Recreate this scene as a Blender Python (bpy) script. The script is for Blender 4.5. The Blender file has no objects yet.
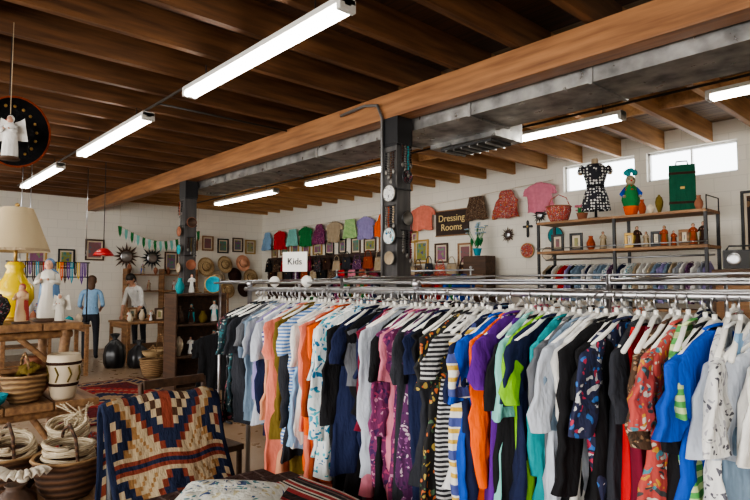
import bpy, math, random
from mathutils import Vector, Matrix, noise
R=random.Random(7)
scene=bpy.context.scene
col=scene.collection
pi=math.pi
try:
    scene.view_settings.view_transform='AgX'; scene.view_settings.look='AgX - Medium High Contrast'
except Exception as e: print(e)
# ---------------------------------------------------------------- materials
MC={}
def newmat(name):
    m=bpy.data.materials.new(name); m.use_nodes=True
    nt=m.node_tree; b=nt.nodes['Principled BSDF']
    return m,nt,b
def c4(c): return (c[0],c[1],c[2],1)
def plain(name,c,rough=.6,metal=0,emit=0,spec=None):
    if name in MC: return MC[name]
    m,nt,b=newmat(name)
    b.inputs['Base Color'].default_value=c4(c); b.inputs['Roughness'].default_value=rough
    b.inputs['Metallic'].default_value=metal
    if emit:
        b.inputs['Emission Color'].default_value=c4(c); b.inputs['Emission Strength'].default_value=emit
    MC[name]=m; return m
def objco(nt): return nt.nodes.new('ShaderNodeTexCoord').outputs['Object']
def mathn(nt,op,a,b=None):
    n=nt.nodes.new('ShaderNodeMath'); n.operation=op
    for i,x in enumerate((a,b)):
        if x is None: continue
        if isinstance(x,(int,float)): n.inputs[i].default_value=x
        else: nt.links.new(x,n.inputs[i])
    return n.outputs[0]
def mixc(nt,f,a,b,blend='MIX'):
    n=nt.nodes.new('ShaderNodeMix'); n.data_type='RGBA'; n.blend_type=blend
    for i,x in ((0,f),(6,a),(7,b)):
        if isinstance(x,(int,float)): n.inputs[i].default_value=x
        elif isinstance(x,tuple): n.inputs[i].default_value=c4(x)
        else: nt.links.new(x,n.inputs[i])
    return n.outputs[2]
def bump(nt,b,h,strength=.3,dist=.01):
    n=nt.nodes.new('ShaderNodeBump'); n.inputs['Strength'].default_value=strength; n.inputs['Distance'].default_value=dist
    nt.links.new(h,n.inputs['Height']); nt.links.new(n.outputs[0],b.inputs['Normal'])
def noisen(nt,co,scale,detail=3):
    n=nt.nodes.new('ShaderNodeTexNoise'); n.inputs['Scale'].default_value=scale; n.inputs['Detail'].default_value=detail
    nt.links.new(co,n.inputs['Vector']); return n.outputs[0]
def mapping(nt,co,sc=(1,1,1),rot=(0,0,0)):
    n=nt.nodes.new('ShaderNodeMapping'); n.inputs['Scale'].default_value=sc; n.inputs['Rotation'].default_value=rot
    nt.links.new(co,n.inputs['Vector']); return n.outputs[0]
def ramp(nt,f,stops,const=False):
    n=nt.nodes.new('ShaderNodeValToRGB'); cr=n.color_ramp
    if const: cr.interpolation='CONSTANT'
    while len(cr.elements)<len(stops): cr.elements.new(.5)
    for e,(p,c) in zip(cr.elements,stops):
        e.position=p; e.color=c4(c)
    nt.links.new(f,n.inputs[0]); return n.outputs[0]
def wrinkle(nt,b,co):
    h=mathn(nt,'ADD',noisen(nt,mapping(nt,co,(9,9,2.6)),2.2,3),mathn(nt,'MULTIPLY',noisen(nt,mapping(nt,co,(1,1,.6)),34,2),.22))
    bump(nt,b,h,.8,.03)
def fabric(name,c,rough=.9):
    if name in MC: return MC[name]
    m,nt,b=newmat(name); co=objco(nt)
    n=noisen(nt,co,14,4)
    o=mixc(nt,n,tuple(x*.7 for x in c),tuple(min(1,x*1.15) for x in c))
    nt.links.new(o,b.inputs['Base Color']); b.inputs['Roughness'].default_value=rough
    b.inputs['Specular IOR Level'].default_value=.2
    wrinkle(nt,b,co)
    MC[name]=m; return m
def stripes(name,c1,c2,freq=25,duty=.5,axis=2,c3=None):
    if name in MC: return MC[name]
    m,nt,b=newmat(name); co=objco(nt)
    s=nt.nodes.new('ShaderNodeSeparateXYZ'); nt.links.new(co,s.inputs[0])
    f=mathn(nt,'FRACT',mathn(nt,'MULTIPLY',s.outputs[axis],freq))
    g=mathn(nt,'GREATER_THAN',f,duty)
    o=mixc(nt,g,c1,c2)
    if c3:
        f2=mathn(nt,'FRACT',mathn(nt,'MULTIPLY',s.outputs[axis],freq/3.0))
        o=mixc(nt,mathn(nt,'GREATER_THAN',f2,.72),o,c3)
    nt.links.new(o,b.inputs['Base Color']); b.inputs['Roughness'].default_value=.9; wrinkle(nt,b,co)
    MC[name]=m; return m
def floral(name,cols,scale=22,wr=True):
    if name in MC: return MC[name]
    m,nt,b=newmat(name); co=objco(nt)
    nn=nt.nodes.new('ShaderNodeTexNoise'); nn.inputs['Scale'].default_value=14; nt.links.new(co,nn.inputs['Vector'])
    va=nt.nodes.new('ShaderNodeVectorMath'); va.operation='MULTIPLY_ADD'
    nt.links.new(nn.outputs['Color'],va.inputs[0]); va.inputs[1].default_value=(.12,.12,.12); nt.links.new(co,va.inputs[2])
    v=nt.nodes.new('ShaderNodeTexVoronoi'); v.inputs['Scale'].default_value=scale*1.35; nt.links.new(va.outputs[0],v.inputs['Vector'])
    s=nt.nodes.new('ShaderNodeSeparateColor'); nt.links.new(v.outputs['Color'],s.inputs[0])
    n=len(cols)
    o=ramp(nt,s.outputs[0],[(i/n,c) for i,c in enumerate(cols)],True)
    o2=mixc(nt,mathn(nt,'GREATER_THAN',v.outputs['Distance'],.45),o,cols[0])
    nt.links.new(o2,b.inputs['Base Color']); b.inputs['Roughness'].default_value=.85
    if wr: wrinkle(nt,b,co)
    MC[name]=m; return m
def dots(name,c1,c2,scale=30,r=.28):
    if name in MC: return MC[name]
    m,nt,b=newmat(name); co=objco(nt)
    v=nt.nodes.new('ShaderNodeTexVoronoi'); v.inputs['Scale'].default_value=scale; v.inputs['Randomness'].default_value=.35; nt.links.new(co,v.inputs['Vector'])
    o=mixc(nt,mathn(nt,'LESS_THAN',v.outputs['Distance'],r),c1,c2)
    nt.links.new(o,b.inputs['Base Color']); b.inputs['Roughness'].default_value=.8
    MC[name]=m; return m
def wood(name,c1,c2,sc=(1,12,12),rough=.6,plank=None):
    if name in MC: return MC[name]
    m,nt,b=newmat(name); co=objco(nt)
    n=noisen(nt,mapping(nt,co,sc),2.2,6)
    o=ramp(nt,n,[(.3,c1),(.7,c2)])
    if plank:
        s=nt.nodes.new('ShaderNodeSeparateXYZ'); nt.links.new(co,s.inputs[0])
        y=mathn(nt,'MULTIPLY',s.outputs[plank[0]],1/plank[1])
        f=mathn(nt,'FRACT',y); fl=mathn(nt,'FLOOR',y)
        w=nt.nodes.new('ShaderNodeTexWhiteNoise'); w.noise_dimensions='1D'; nt.links.new(fl,w.inputs['W'])
        o=mixc(nt,mathn(nt,'MULTIPLY',w.outputs[0],.6),o,c1)
        o=mixc(nt,mathn(nt,'LESS_THAN',f,.05),o,(.01,.006,.004))
    nt.links.new(o,b.inputs['Base Color']); b.inputs['Roughness'].default_value=rough
    bump(nt,b,n,.2,.01)
    MC[name]=m; return m
def blockwall(name,axis,c=(.80,.76,.67)):
    m,nt,b=newmat(name); co=objco(nt)
    s=nt.nodes.new('ShaderNodeSeparateXYZ'); nt.links.new(co,s.inputs[0])
    cb=nt.nodes.new('ShaderNodeCombineXYZ'); nt.links.new(s.outputs[axis],cb.inputs[0]); nt.links.new(s.outputs[2],cb.inputs[1])
    br=nt.nodes.new('ShaderNodeTexBrick'); nt.links.new(cb.outputs[0],br.inputs['Vector'])
    br.inputs['Scale'].default_value=1; br.inputs['Brick Width'].default_value=.4; br.inputs['Row Height'].default_value=.2; br.inputs['Mortar Size'].default_value=.006
    br.inputs['Color1'].default_value=c4(c); br.inputs['Color2'].default_value=c4(tuple(x*.96 for x in c)); br.inputs['Mortar'].default_value=c4(tuple(x*.86 for x in c))
    n=noisen(nt,co,1.3,4)
    o=mixc(nt,mathn(nt,'MULTIPLY',n,.25),br.outputs[0],tuple(x*.82 for x in c))
    nt.links.new(o,b.inputs['Base Color']); b.inputs['Roughness'].default_value=.75
    bump(nt,b,br.outputs['Fac'],-.3,.006)
    return m
def weave(name,c1,c2,f=60):
    if name in MC: return MC[name]
    m,nt,b=newmat(name); co=objco(nt)
    w=nt.nodes.new('ShaderNodeTexWave'); w.bands_direction='Z'; w.inputs['Scale'].default_value=f/6; w.inputs['Distortion'].default_value=3
    nt.links.new(co,w.inputs['Vector'])
    nt.links.new(mixc(nt,w.outputs[1],c1,c2),b.inputs['Base Color']); b.inputs['Roughness'].default_value=.8
    bump(nt,b,w.outputs[1],.6,.01)
    MC[name]=m; return m

CHROME=plain('chrome',(.45,.45,.47),.3,1)
BLACKM=plain('black_metal',(.02,.02,.022),.4,.3)
WHITEP=plain('white_plastic',(.80,.78,.72),.35)
DARKW=wood('dark_wood',(.04,.02,.012),(.10,.05,.025))
MIDW=wood('mid_wood',(.16,.075,.03),(.34,.18,.08))
RUSTW=wood('rustic_wood',(.14,.065,.028),(.36,.20,.09))
WICK=weave('wicker',(.12,.06,.025),(.36,.22,.10))
ROPE=weave('rope_fibre',(.42,.33,.21),(.68,.58,.42),200)
CLAY=plain('terracotta',(.28,.10,.05),.7)
CREAM=plain('cream_ceramic',(.62,.52,.38),.4)
SKIN=plain('skin',(.55,.30,.20),.55)
GOLD=plain('gold_frame',(.45,.28,.08),.4,.6)
# ---------------------------------------------------------------- mesh builder
class MB:
    def __init__(s): s.v=[];s.f=[];s.m=[];s.mats=[];s.s=[]
    def mi(s,m):
        if m not in s.mats: s.mats.append(m)
        return s.mats.index(m)
    def add(s,vs,fs,mat,M=None,smooth=True):
        o=len(s.v)
        for p in vs:
            p=Vector(p)
            if M is not None: p=M@p
            s.v.append(tuple(p))
        k=s.mi(mat) if not isinstance(mat,list) else None
        for i,f in enumerate(fs):
            s.f.append(tuple(o+j for j in f)); s.m.append(k if k is not None else s.mi(mat[i])); s.s.append(smooth)
        return s
    def box(s,c,d,mat,rz=0,M=None,rx=0,ry=0):
        x,y,z=[k/2 for k in d]
        vs=[(-x,-y,-z),(x,-y,-z),(x,y,-z),(-x,y,-z),(-x,-y,z),(x,-y,z),(x,y,z),(-x,y,z)]
        fs=[(0,3,2,1),(4,5,6,7),(0,1,5,4),(1,2,6,5),(2,3,7,6),(3,0,4,7)]
        T=Matrix.Translation(c)@Matrix.Rotation(rz,4,'Z')@Matrix.Rotation(ry,4,'Y')@Matrix.Rotation(rx,4,'X')
        if M is not None: T=M@T
        return s.add(vs,fs,mat,T,False)
    def lathe(s,prof,c,mat,n=20,sx=1,sy=1,M=None,rip=0,ripn=8,cap=False):
        vs=[];fs=[]
        for r,z in prof:
            for k in range(n):
                a=2*pi*k/n; rr=r*(1+rip*math.cos(ripn*a))
                vs.append((rr*math.cos(a)*sx,rr*math.sin(a)*sy,z))
        L=len(prof)
        for i in range(L-1):
            for k in range(n):
                k2=(k+1)%n
                fs.append((i*n+k,i*n+k2,(i+1)*n+k2,(i+1)*n+k))
        if cap: fs.append(tuple(range(n-1,-1,-1)))
        T=Matrix.Translation(c)
        if M is not None: T=M@T
        return s.add(vs,fs,mat,T)
    def tube(s,path,r,mat,n=8,M=None,flat=1.0,cap=True):
        P=[Vector(p) for p in path]; L=len(P)
        rr=r if isinstance(r,(list,tuple)) else [r]*L
        vs=[];fs=[]; up=None
        for i in range(L):
            t=(P[min(i+1,L-1)]-P[max(i-1,0)])
            if t.length<1e-9: t=Vector((0,0,1))
            t.normalize()
            if up is None:
                up=Vector((0,0,1)) if abs(t.z)<.9 else Vector((1,0,0))
            a=(up-t*up.dot(t))
            if a.length<1e-6: a=Vector((0,1,0))-t*t.y
            a.normalize(); b=t.cross(a); up=a
            for k in range(n):
                q=2*pi*k/n
                vs.append(P[i]+a*(math.cos(q)*rr[i])+b*(math.sin(q)*rr[i]*flat))
        for i in range(L-1):
            for k in range(n):
                k2=(k+1)%n; fs.append((i*n+k,i*n+k2,(i+1)*n+k2,(i+1)*n+k))
        if cap:
            fs.append(tuple(range(n-1,-1,-1))); fs.append(tuple((L-1)*n+k for k in range(n)))
        return s.add(vs,fs,mat,M)
    def ell(s,c,r,mat,n=12,M=None):
        if isinstance(r,(int,float)): r=(r,r,r)
        m=max(5,n//2+1)
        prof=[(math.sin(pi*i/m),-math.cos(pi*i/m)) for i in range(m+1)]
        prof[0]=(.001,-1);prof[-1]=(.001,1)
        T=Matrix.Translation(c)@Matrix.Diagonal((r[0],r[1],r[2],1))
        if M is not None: T=M@T
        return s.lathe(prof,(0,0,0),mat,n,M=T)
    def grid(s,fn,nu,nv,mat,M=None,smooth=True,back=None):
        vs=[fn(i/nu,j/nv) for j in range(nv+1) for i in range(nu+1)]
        fs=[];ms=[]
        for j in range(nv):
            for i in range(nu):
                a=j*(nu+1)+i; fs.append((a,a+1,a+nu+2,a+nu+1))
                ms.append(mat(i,j) if callable(mat) else mat)
        return s.add(vs,fs,ms,M,smooth)
    def obj(s,name,loc=(0,0,0),rz=0,parent=None,bevel=0,rot=None,solid=0):
        me=bpy.data.meshes.new(name); me.from_pydata(s.v,[],s.f)
        for m in s.mats: me.materials.append(m)
        me.polygons.foreach_set('material_index',s.m); me.polygons.foreach_set('use_smooth',s.s); me.update()
        o=bpy.data.objects.new(name,me); o.location=loc; o.rotation_euler=rot if rot else (0,0,rz); col.objects.link(o)
        if solid:
            md=o.modifiers.new('s','SOLIDIFY'); md.thickness=solid
        if bevel:
            md=o.modifiers.new('b','BEVEL'); md.width=bevel; md.segments=2; md.limit_method='ANGLE'
        if parent: o.parent=parent
        return o
def empty(name,loc=(0,0,0)):
    e=bpy.data.objects.new(name,None); e.location=loc; e.empty_display_size=.1; col.objects.link(e); return e
# ---------------------------------------------------------------- room
XL,XR,YB,YF,ZC=-14.4,6.0,8.75,-4.5,3.78
floorm,nt,b=newmat('floor_concrete'); co=objco(nt)
n1=noisen(nt,co,.9,6); n2=noisen(nt,co,7,5)
nt.links.new(mixc(nt,mathn(nt,'MULTIPLY',n2,.4),ramp(nt,n1,[(.3,(.24,.145,.08)),(.7,(.38,.26,.165))]),(.44,.34,.24)),b.inputs['Base Color'])
nt.links.new(ramp(nt,n2,[(.3,(.25,.25,.25)),(.7,(.38,.38,.38))]),b.inputs['Roughness'])
MB().box(((XL+XR)/2,(YF+YB)/2,-.05),(XR-XL+.4,YB-YF+.4,.1),floorm).obj('floor')
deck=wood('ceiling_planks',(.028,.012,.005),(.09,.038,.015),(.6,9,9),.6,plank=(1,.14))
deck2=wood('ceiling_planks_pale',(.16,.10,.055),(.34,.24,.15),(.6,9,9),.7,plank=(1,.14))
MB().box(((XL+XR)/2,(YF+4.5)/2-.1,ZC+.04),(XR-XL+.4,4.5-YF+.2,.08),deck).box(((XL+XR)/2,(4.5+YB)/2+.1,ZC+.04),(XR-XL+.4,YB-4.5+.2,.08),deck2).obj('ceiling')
wb=blockwall('painted_block_back',0); wl=blockwall('painted_block_left',1)
def wall_with_holes(name,y,th,x0,x1,z1,holes,mat):
    m=MB(); xs=x0
    for (a,b_,c,d) in holes:
        m.box(((xs+a)/2,y,z1/2),(a-xs,th,z1),mat)
        m.box(((a+b_)/2,y,c/2),(b_-a,th,c),mat)
        m.box(((a+b_)/2,y,(d+z1)/2),(b_-a,th,z1-d),mat); xs=b_
    m.box(((xs+x1)/2,y,z1/2),(x1-xs,th,z1),mat)
    return m.obj(name)
wins=[(-4.86,-3.68,3.06,3.50),(-3.50,-2.30,3.06,3.50)]
wall_with_holes('wall_back',YB+.1,.2,XL-.2,XR+.2,ZC,wins,wb)
for i,(a,b_,c,d) in enumerate(wins):
    m=MB(); fr=plain('window_frame_white',(.75,.75,.73),.4); y=YB+.1
    for zz in (c+.015,d-.015): m.box(((a+b_)/2,y,zz),(b_-a,.06,.03),fr)
    for xx in (a+.015,b_-.015): m.box((xx,y,(c+d)/2),(.03,.06,d-c),fr)
    m.box(((a+b_)/2,y,(c+d)/2),(.02,.05,d-c),fr)
    m.obj('window_%d'%(i+1))
MB().box((XL-.1,(YF+YB)/2,ZC/2),(.2,YB-YF,ZC),wl).obj('wall_left')
MB().box((XR+.1,(YF+YB)/2,ZC/2),(.2,YB-YF,ZC),wl).obj('wall_right')
fw=[(-11,-7.5,.5,3),(-6.5,-3,.5,3),(-2,1.5,.5,3),(2.5,5.3,.5,3)]
wall_with_holes('wall_front',YF-.1,.2,XL-.2,XR+.2,ZC,fw,wb)
for i,(a,b_,c,d) in enumerate(fw):
    m=MB(); fr=MC['window_frame_white']; y=YF-.1
    for zz in (c+.03,d-.03): m.box(((a+b_)/2,y,zz),(b_-a,.08,.06),fr)
    for xx in (a+.03,(a+b_)/2,b_-.03): m.box((xx,y,(c+d)/2),(.06,.08,d-c),fr)
    m.obj('window_%d'%(i+3))
# joists
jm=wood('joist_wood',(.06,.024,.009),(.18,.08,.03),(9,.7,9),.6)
jm2=wood('joist_pine_lit',(.28,.135,.05),(.52,.29,.12),(9,.7,9),.6)  # joists beyond the beam: lighter wood, with fluorescent light painted into its colour
m=MB(); x=XL+.25
while x<XR:
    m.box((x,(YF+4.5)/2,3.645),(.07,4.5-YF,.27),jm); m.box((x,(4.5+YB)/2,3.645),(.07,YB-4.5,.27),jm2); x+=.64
m.obj('ceiling_joists')
m=MB()
x=XL+.25
while x<XR-.7:
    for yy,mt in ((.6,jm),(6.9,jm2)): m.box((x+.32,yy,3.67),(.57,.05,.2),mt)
    x+=.64
m.obj('trim_1')
bm_=wood('beam_wood',(.16,.066,.024),(.36,.165,.065),(.7,9,9),.5)
MB().box(((XL+XR)/2,4.1,3.37),(XR-XL,.2,.26),bm_).obj('ceiling_beam',bevel=.008)
colm=wood('column_paint',(.03,.028,.03),(.08,.075,.072),(8,8,1),.5)
for x in (-4.14,-9.09):
    m=MB().box((x,4.1,1.62),(.2,.2,3.24),colm).box((x,4.1,3.1),(.24,.22,.28),BLACKM)
    for zz in (.5,1,1.5,2,2.5,2.95): m.box((x,4.1,zz),(.215,.215,.02),BLACKM)
    m.obj('support_column',bevel=.004)
# duct
dm,nt,b=newmat('galvanised_steel'); co=objco(nt)
nt.links.new(ramp(nt,noisen(nt,co,5,5),[(.3,(.16,.16,.16)),(.7,(.50,.49,.47))]),b.inputs['Base Color']); b.inputs['Metallic'].default_value=.8
nt.links.new(ramp(nt,noisen(nt,co,9,4),[(.3,(.25,.25,.25)),(.7,(.5,.5,.5))]),b.inputs['Roughness'])
m=MB().box((-2.3,4.55,3.28),(14.6,.62,.3),dm)
for k in range(13): m.box((-9.3+k*1.2,4.55,3.28),(.03,.65,.33),dm)
m.box((-3.9,5.1,3.22),(.9,.5,.28),dm); m.box((-3.9,5.1,3.07),(.7,.36,.03),plain('vent_dark',(.06,.06,.06),.5,.5))
for k in range(6): m.box((-4.18+k*.11,5.1,3.05),(.02,.34,.03),dm)
m.obj('air_duct')
# fluorescent lights
tube_em=plain('fluorescent_tube',(1,.97,.90),.4,0,20)
house=plain('fixture_enamel',(.6,.59,.55),.4)
def fluor(x0,x1,y,z=3.3):
    L=x1-x0; m=MB()
    m.box((0,0,.05),(L,.12,.04),house); m.box((0,0,.03),(L,.05,.03),house)
    for yy in (-.035,.035): m.tube([(-L/2+.04,yy,0),(L/2-.04,yy,0)],.024,tube_em,10)
    for s in (-1,1): m.box((s*(L/2-.02),0,.02),(.04,.13,.08),house); m.tube([(s*L*.35,0,.07),(s*L*.35,0,.195)],.005,BLACKM,6)
    m.obj('fluorescent_light',((x0+x1)/2,y,z))
for a,b_ in ((-5.05,-2.72),(-8.45,-6.03),(-12.0,-9.5)): fluor(a,b_,2.26)
for a,b_ in ((-11.75,-9.3),(-8.3,-5.95),(-4.1,-2.6),(-1.8,.6)): fluor(a,b_,5.95,3.3)
fluor(-5.05,-2.65,-1.6); fluor(-.5,1.9,-1.6); fluor(-1.0,1.4,2.26)
cm=plain('conduit_dark',(.05,.045,.04),.5,.4)
MB().tube([(-13,2.34,3.47),(5,2.34,3.47)],.014,cm).tube([(-13,6.03,3.47),(5,6.03,3.47)],.014,cm)\
 .tube([(-6.0,2.34,3.47),(-6.0,3.98,3.47)],.012,cm).obj('electrical_conduit')
MB().tube([(-4.9,3.97,3.42),(-4.5,3.97,3.44),(-4.3,3.97,3.4),(-4.225,3.97,3.25),(-4.225,3.97,2.8),(-4.225,3.97,.4)],.016,plain('conduit_grey',(.18,.18,.18),.4,.6)).obj('column_conduit')
# ---------------------------------------------------------------- garments
def garment(name,mat,loc,rz,w=.40,L=.68,sl=.22,kind='tee',seed=0,parent=None,flare=0,hanger=None,open_=False,mat2=None):
    r=random.Random(seed); m=MB()
    ph=[r.uniform(0,6.28) for _ in range(4)]; sw=w/2
    n=48
    if kind=='skirt': prof=[(sw*.62,0,.018),(sw*.64,-.03,.02),(sw*.7,-.1,.025),(sw*.85,-L*.5,.03),(sw*(1.0),-L*.95,.035),(sw*1.02,-L,.035)]
    elif kind=='tank': prof=[(sw*.38,.0,.01),(sw*.46,-.02,.012),(sw*.58,-.06,.016),(sw*.62,-.13,.02),(sw*.9,-.2,.025)]+[(sw*(.88+.16*t),-.2-(L-.2)*t,.024+.014*t) for t in (.1,.2,.3,.4,.5,.6,.7,.8,.9,1)]
    else: prof=[(.062,.004,.012),(.075,-.002,.014),(sw*.62,-.022,.014),(sw*.85,-.048,.015),(sw*.98,-.075,.017),(sw*1.0,-.12,.02),(sw*.95,-.19,.022)]+[(sw*(.92+(.08+flare)*t),-.19-(L-.19)*t,.022+.014*t) for t in (.1,.2,.3,.4,.5,.6,.7,.8,.9,1)]
    vs=[];fs=[]
    f1=r.uniform(30,48); f2=r.uniform(60,95); A=r.uniform(.016,.03); tw=r.uniform(-.05,.05)
    for i,(hw,z,th) in enumerate(prof):
        t=min(1,max(0,-z-.05)/max(L,.5))
        for k in range(n):
            a=2*pi*k/n; ca,sa=math.cos(a),math.sin(a)
            x=hw*math.copysign(abs(ca)**.8,ca); y=th*math.copysign(abs(sa)**.7,sa)
            tt=min(1,t*1.6)
            fold=(A*math.sin(x*f1+ph[0]+t*2.5)+A*.5*math.sin(x*f2+ph[1]-t*2)+.005*math.sin(x*30+z*55+ph[2]))*tt
            vs.append((x+.012*math.sin(6*t+ph[2])+.004*math.sin(z*60+ph[3]),y+fold+.012*math.sin(4*t+ph[3])+tw*t*x*3,z+ (.016*math.sin(x*20+ph[1])*t)))
    for i in range(len(prof)-1):
        for k in range(n):
            k2=(k+1)%n; fs.append((i*n+k,i*n+k2,(i+1)*n+k2,(i+1)*n+k))
    m.add(vs,fs,mat)
    if kind=='tee':
        for s in (-1,1):
            out=r.uniform(-.01,.05); b_=r.uniform(-.02,.02)
            N=max(5,int(sl/.045)); nn=18
            vs=[];fs=[]
            for i in range(-1,N+1):
                t=max(0,i/N); ww=(.03 if i<0 else .062-.008*t-(.018*t if sl>.35 else 0)); th=.008 if i<0 else .015+.005*t
                cxx=s*(sw*.72 if i<0 else sw*.86+(out+.015)*math.sin(t*1.3)); cz=-.045 if i<0 else -.062-sl*t
                for k in range(nn):
                    a=2*pi*k/nn; ca,sa=math.cos(a),math.sin(a)
                    xx=ww*math.copysign(abs(ca)**.85,ca)
                    fo=(.011*math.sin(xx*70+ph[1]+t*3)+.006*math.sin(t*sl*70+ph[2]+xx*20))*min(1,t*2)
                    vs.append((cxx+xx+.006*math.sin(t*11+ph[3])+.004*math.sin(t*sl*90+ph[0]), b_*t+th*sa+fo, cz+ (abs(xx)*-.25 if i<=0 else 0)*(1 if s*xx>0 else -.3)+.006*math.sin(xx*40+ph[0])*t))
            for i in range(N+1):
                for k in range(nn):
                    k2=(k+1)%nn; fs.append((i*nn+k,i*nn+k2,(i+1)*nn+k2,(i+1)*nn+k))
            m.add(vs,fs,mat)
        cr=[(.066*math.cos(2*pi*k/16),.014*math.sin(2*pi*k/16)-.002,.006-.012*math.sin(2*pi*k/16)) for k in range(17)]
        m.tube(cr,.005,mat2 or mat,6)
    if open_:
        m.tube([(0,-.035,-.02),(0,-.05,-L*.5),(0,-.06,-L+.01)],.005,mat2 or mat,5)
        for k in range(5): m.ell((0,-.045-.003*k,-.08-.12*k),.007,WHITEP,6)
    if hanger: hang(m,hanger,w)
    o=m.obj(name,loc,rz,parent); return o
def hang(m,mat,w=.4):
    h=w/2*.9
    m.tube([(-h,0,-.062),(-h*.5,0,-.020),(-.02,0,.024),(.02,0,.024),(h*.5,0,-.020),(h,0,-.062)],.0075,mat,6)
    m.tube([(0,0,.02),(0,0,.045)],.007,mat,6)
    hk=[(0,0,.028),(0,0,.05)]+[(0+.02*math.sin(a),0,.07-.02*math.cos(a)) for a in [-.2+ -(i*4.0/8) for i in range(0,9)]]
    m.tube(hk,.0028,CHROME,5)
F=fabric
T={
'tealpat':floral('tealpat',[(.015,.04,.05),(.02,.13,.15),(.3,.33,.3),(.02,.03,.05)],40),
'blk':F('fab_black',(.012,.012,.014)),'blkpat':floral('blkpat',[(.014,.014,.018),(.18,.18,.2),(.02,.02,.02),(.3,.06,.08)],45),
'gray':F('fab_grey',(.13,.135,.15)),'lgray':F('fab_lightgrey',(.32,.34,.38)),'bgray':F('fab_bluegrey',(.15,.20,.27)),
'navy':F('fab_navy',(.014,.02,.06)),'coral':F('fab_coral',(.75,.22,.15)),'olive':F('fab_olive',(.16,.11,.02)),
'maroon':F('fab_maroon',(.16,.012,.03)),
'nst':stripes('navy_stripe',(.62,.64,.68),(.02,.04,.2),42,.55),'bst':stripes('blue_stripe',(.6,.66,.74),(.1,.22,.5),60,.5),
'bkst':stripes('black_stripe',(.5,.5,.5),(.015,.015,.02),60,.45),
'white':F('fab_white',(.72,.71,.68)),'org':F('fab_orange',(.82,.12,.01)),'rust':F('fab_rust',(.32,.06,.02)),
'tfl':floral('teal_floral',[(.66,.7,.7),(.03,.28,.4),(.06,.42,.5),(.6,.66,.66),(.015,.15,.3)],26),
'lbfl':floral('lblue_floral',[(.24,.42,.52),(.6,.68,.7),(.06,.22,.32)],30),
'choc':F('fab_choc',(.045,.02,.014)),'pink':F('fab_pink',(.68,.22,.30)),
'prfl':floral('pr_floral',[(.15,.02,.09),(.38,.05,.14),(.05,.01,.08),(.45,.2,.3)],38),
'plum':floral('plum_pat',[(.07,.01,.07),(.22,.07,.2),(.03,.01,.05),(.45,.35,.4)],50),
'dk':F('fab_charcoal',(.03,.032,.04)),
'ofl':floral('orange_floral',[(.012,.012,.012),(.55,.13,.03),(.012,.012,.012),(.45,.32,.07),(.07,.14,.07)],36),
'wys':stripes('wy_stripe',(.7,.7,.64),(.6,.38,.05),26,.6,2,(.06,.08,.25)),
'purp':F('fab_purple',(.11,.02,.24)),'teal':F('fab_teal',(.02,.28,.31)),'lime':F('fab_lime',(.22,.52,.02)),
'mint':F('fab_mint',(.24,.58,.52)),'slate':F('fab_slate',(.19,.27,.36)),
'bfl':floral('blue_floral',[(.015,.02,.06),(.03,.14,.42),(.5,.5,.5),(.4,.03,.07),(.015,.015,.03)],34),
'red':F('fab_red',(.52,.01,.015)),'brp':floral('brown_pat',[(.07,.035,.018),(.22,.12,.06),(.03,.018,.01),(.36,.27,.18)],58),
'multi':floral('multi_pat',[(.42,.06,.05),(.55,.5,.42),(.06,.2,.25),(.5,.25,.03),(.05,.05,.05)],42),
'gst':stripes('green_stripe',(.55,.66,.32),(.08,.34,.08),34,.5),'royal':F('fab_royal',(.015,.08,.45)),
'lblue':F('fab_lightblue',(.26,.44,.65)),'pale':F('fab_palegrey',(.48,.52,.59)),'sky':F('fab_sky',(.36,.5,.62)),
'wpr':floral('white_print',[(.68,.68,.66),(.35,.35,.38),(.68,.68,.66),(.08,.08,.1)],48),
'peach':F('fab_peach',(.72,.36,.22)),'green':F('fab_green',(.025,.2,.06)),'lav':F('fab_lav',(.3,.26,.5)),
'yel':F('fab_yellow',(.7,.48,.04)),'beige':F('fab_beige',(.42,.33,.22)),'cyan':F('fab_cyan',(.02,.34,.46)),
}
seq=['tealpat','blkpat','tealpat','blk','dk','gray','bgray','slate','lgray','bgray','lav','navy','lgray','pale','nst','peach','coral','olive','olive','nst','dk','bst','lblue','white','coral','org','org','rust','tfl','tfl','tfl','lbfl','blk','navy','gray','blk','navy','maroon','pink','pale','blk','prfl','pink','prfl','dk','plum','blk','navy','dk','ofl','ofl','bkst','white','wys','navy','royal','org','purp','purp','mint','blk','lime','navy','teal','gray','slate','pale','white','blk','blk','bfl','dk','red','maroon','brp','multi','gst','blk','royal','wpr','lblue','slate','pale','pale','pale','white','white','wpr']
rack=empty('hanging_clothes',(-1.5,1.8,1.5))
N=len(seq); x0,x1=-2.98,-.26
for i,k in enumerate(seq):
    t=i/(N-1); x=x0+(x1-x0)*t+R.uniform(-.006,.006)
    sl=R.choice([.16,.2,.22,.25,.42,.5]) if i>4 else .2
    kind='tee' if R.random()<.84 else 'tank'
    L=R.uniform(.62,.84)
    if i<14: L=R.uniform(.56,.68)
    if k in('peach','coral','mint'): L=.84
    if k in('brp','red','purp','maroon'): L=1.0
    yaw=pi/2+R.uniform(-.15,.15)
    if i>N-7: yaw-= .40; kind='tee'; L=.85; sl=.24
    o=garment('garment_%02d'%(i+1),T[k],(x-(-1.5),R.uniform(-.018,.018),1.425-1.5+R.uniform(-.008,.004)),yaw,R.uniform(.36,.46),L,sl,kind,i,rack,R.uniform(0,.15),WHITEP,open_=(R.random()<.15))
rack2=empty('hanging_clothes',(-1.5,2.5,1.5))
ks=list(T.keys())
for i in range(34):
    x=-3.0+i*.105
    garment('garment_%02d'%(i+1),T[R.choice(['white','pale','lblue','blk','navy','lgray','wpr','beige','pink'])],(x+1.5,0,-.075),pi/2+R.uniform(-.2,.2),.42,.65,.22,'tee',100+i,rack2,0,WHITEP)
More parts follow.
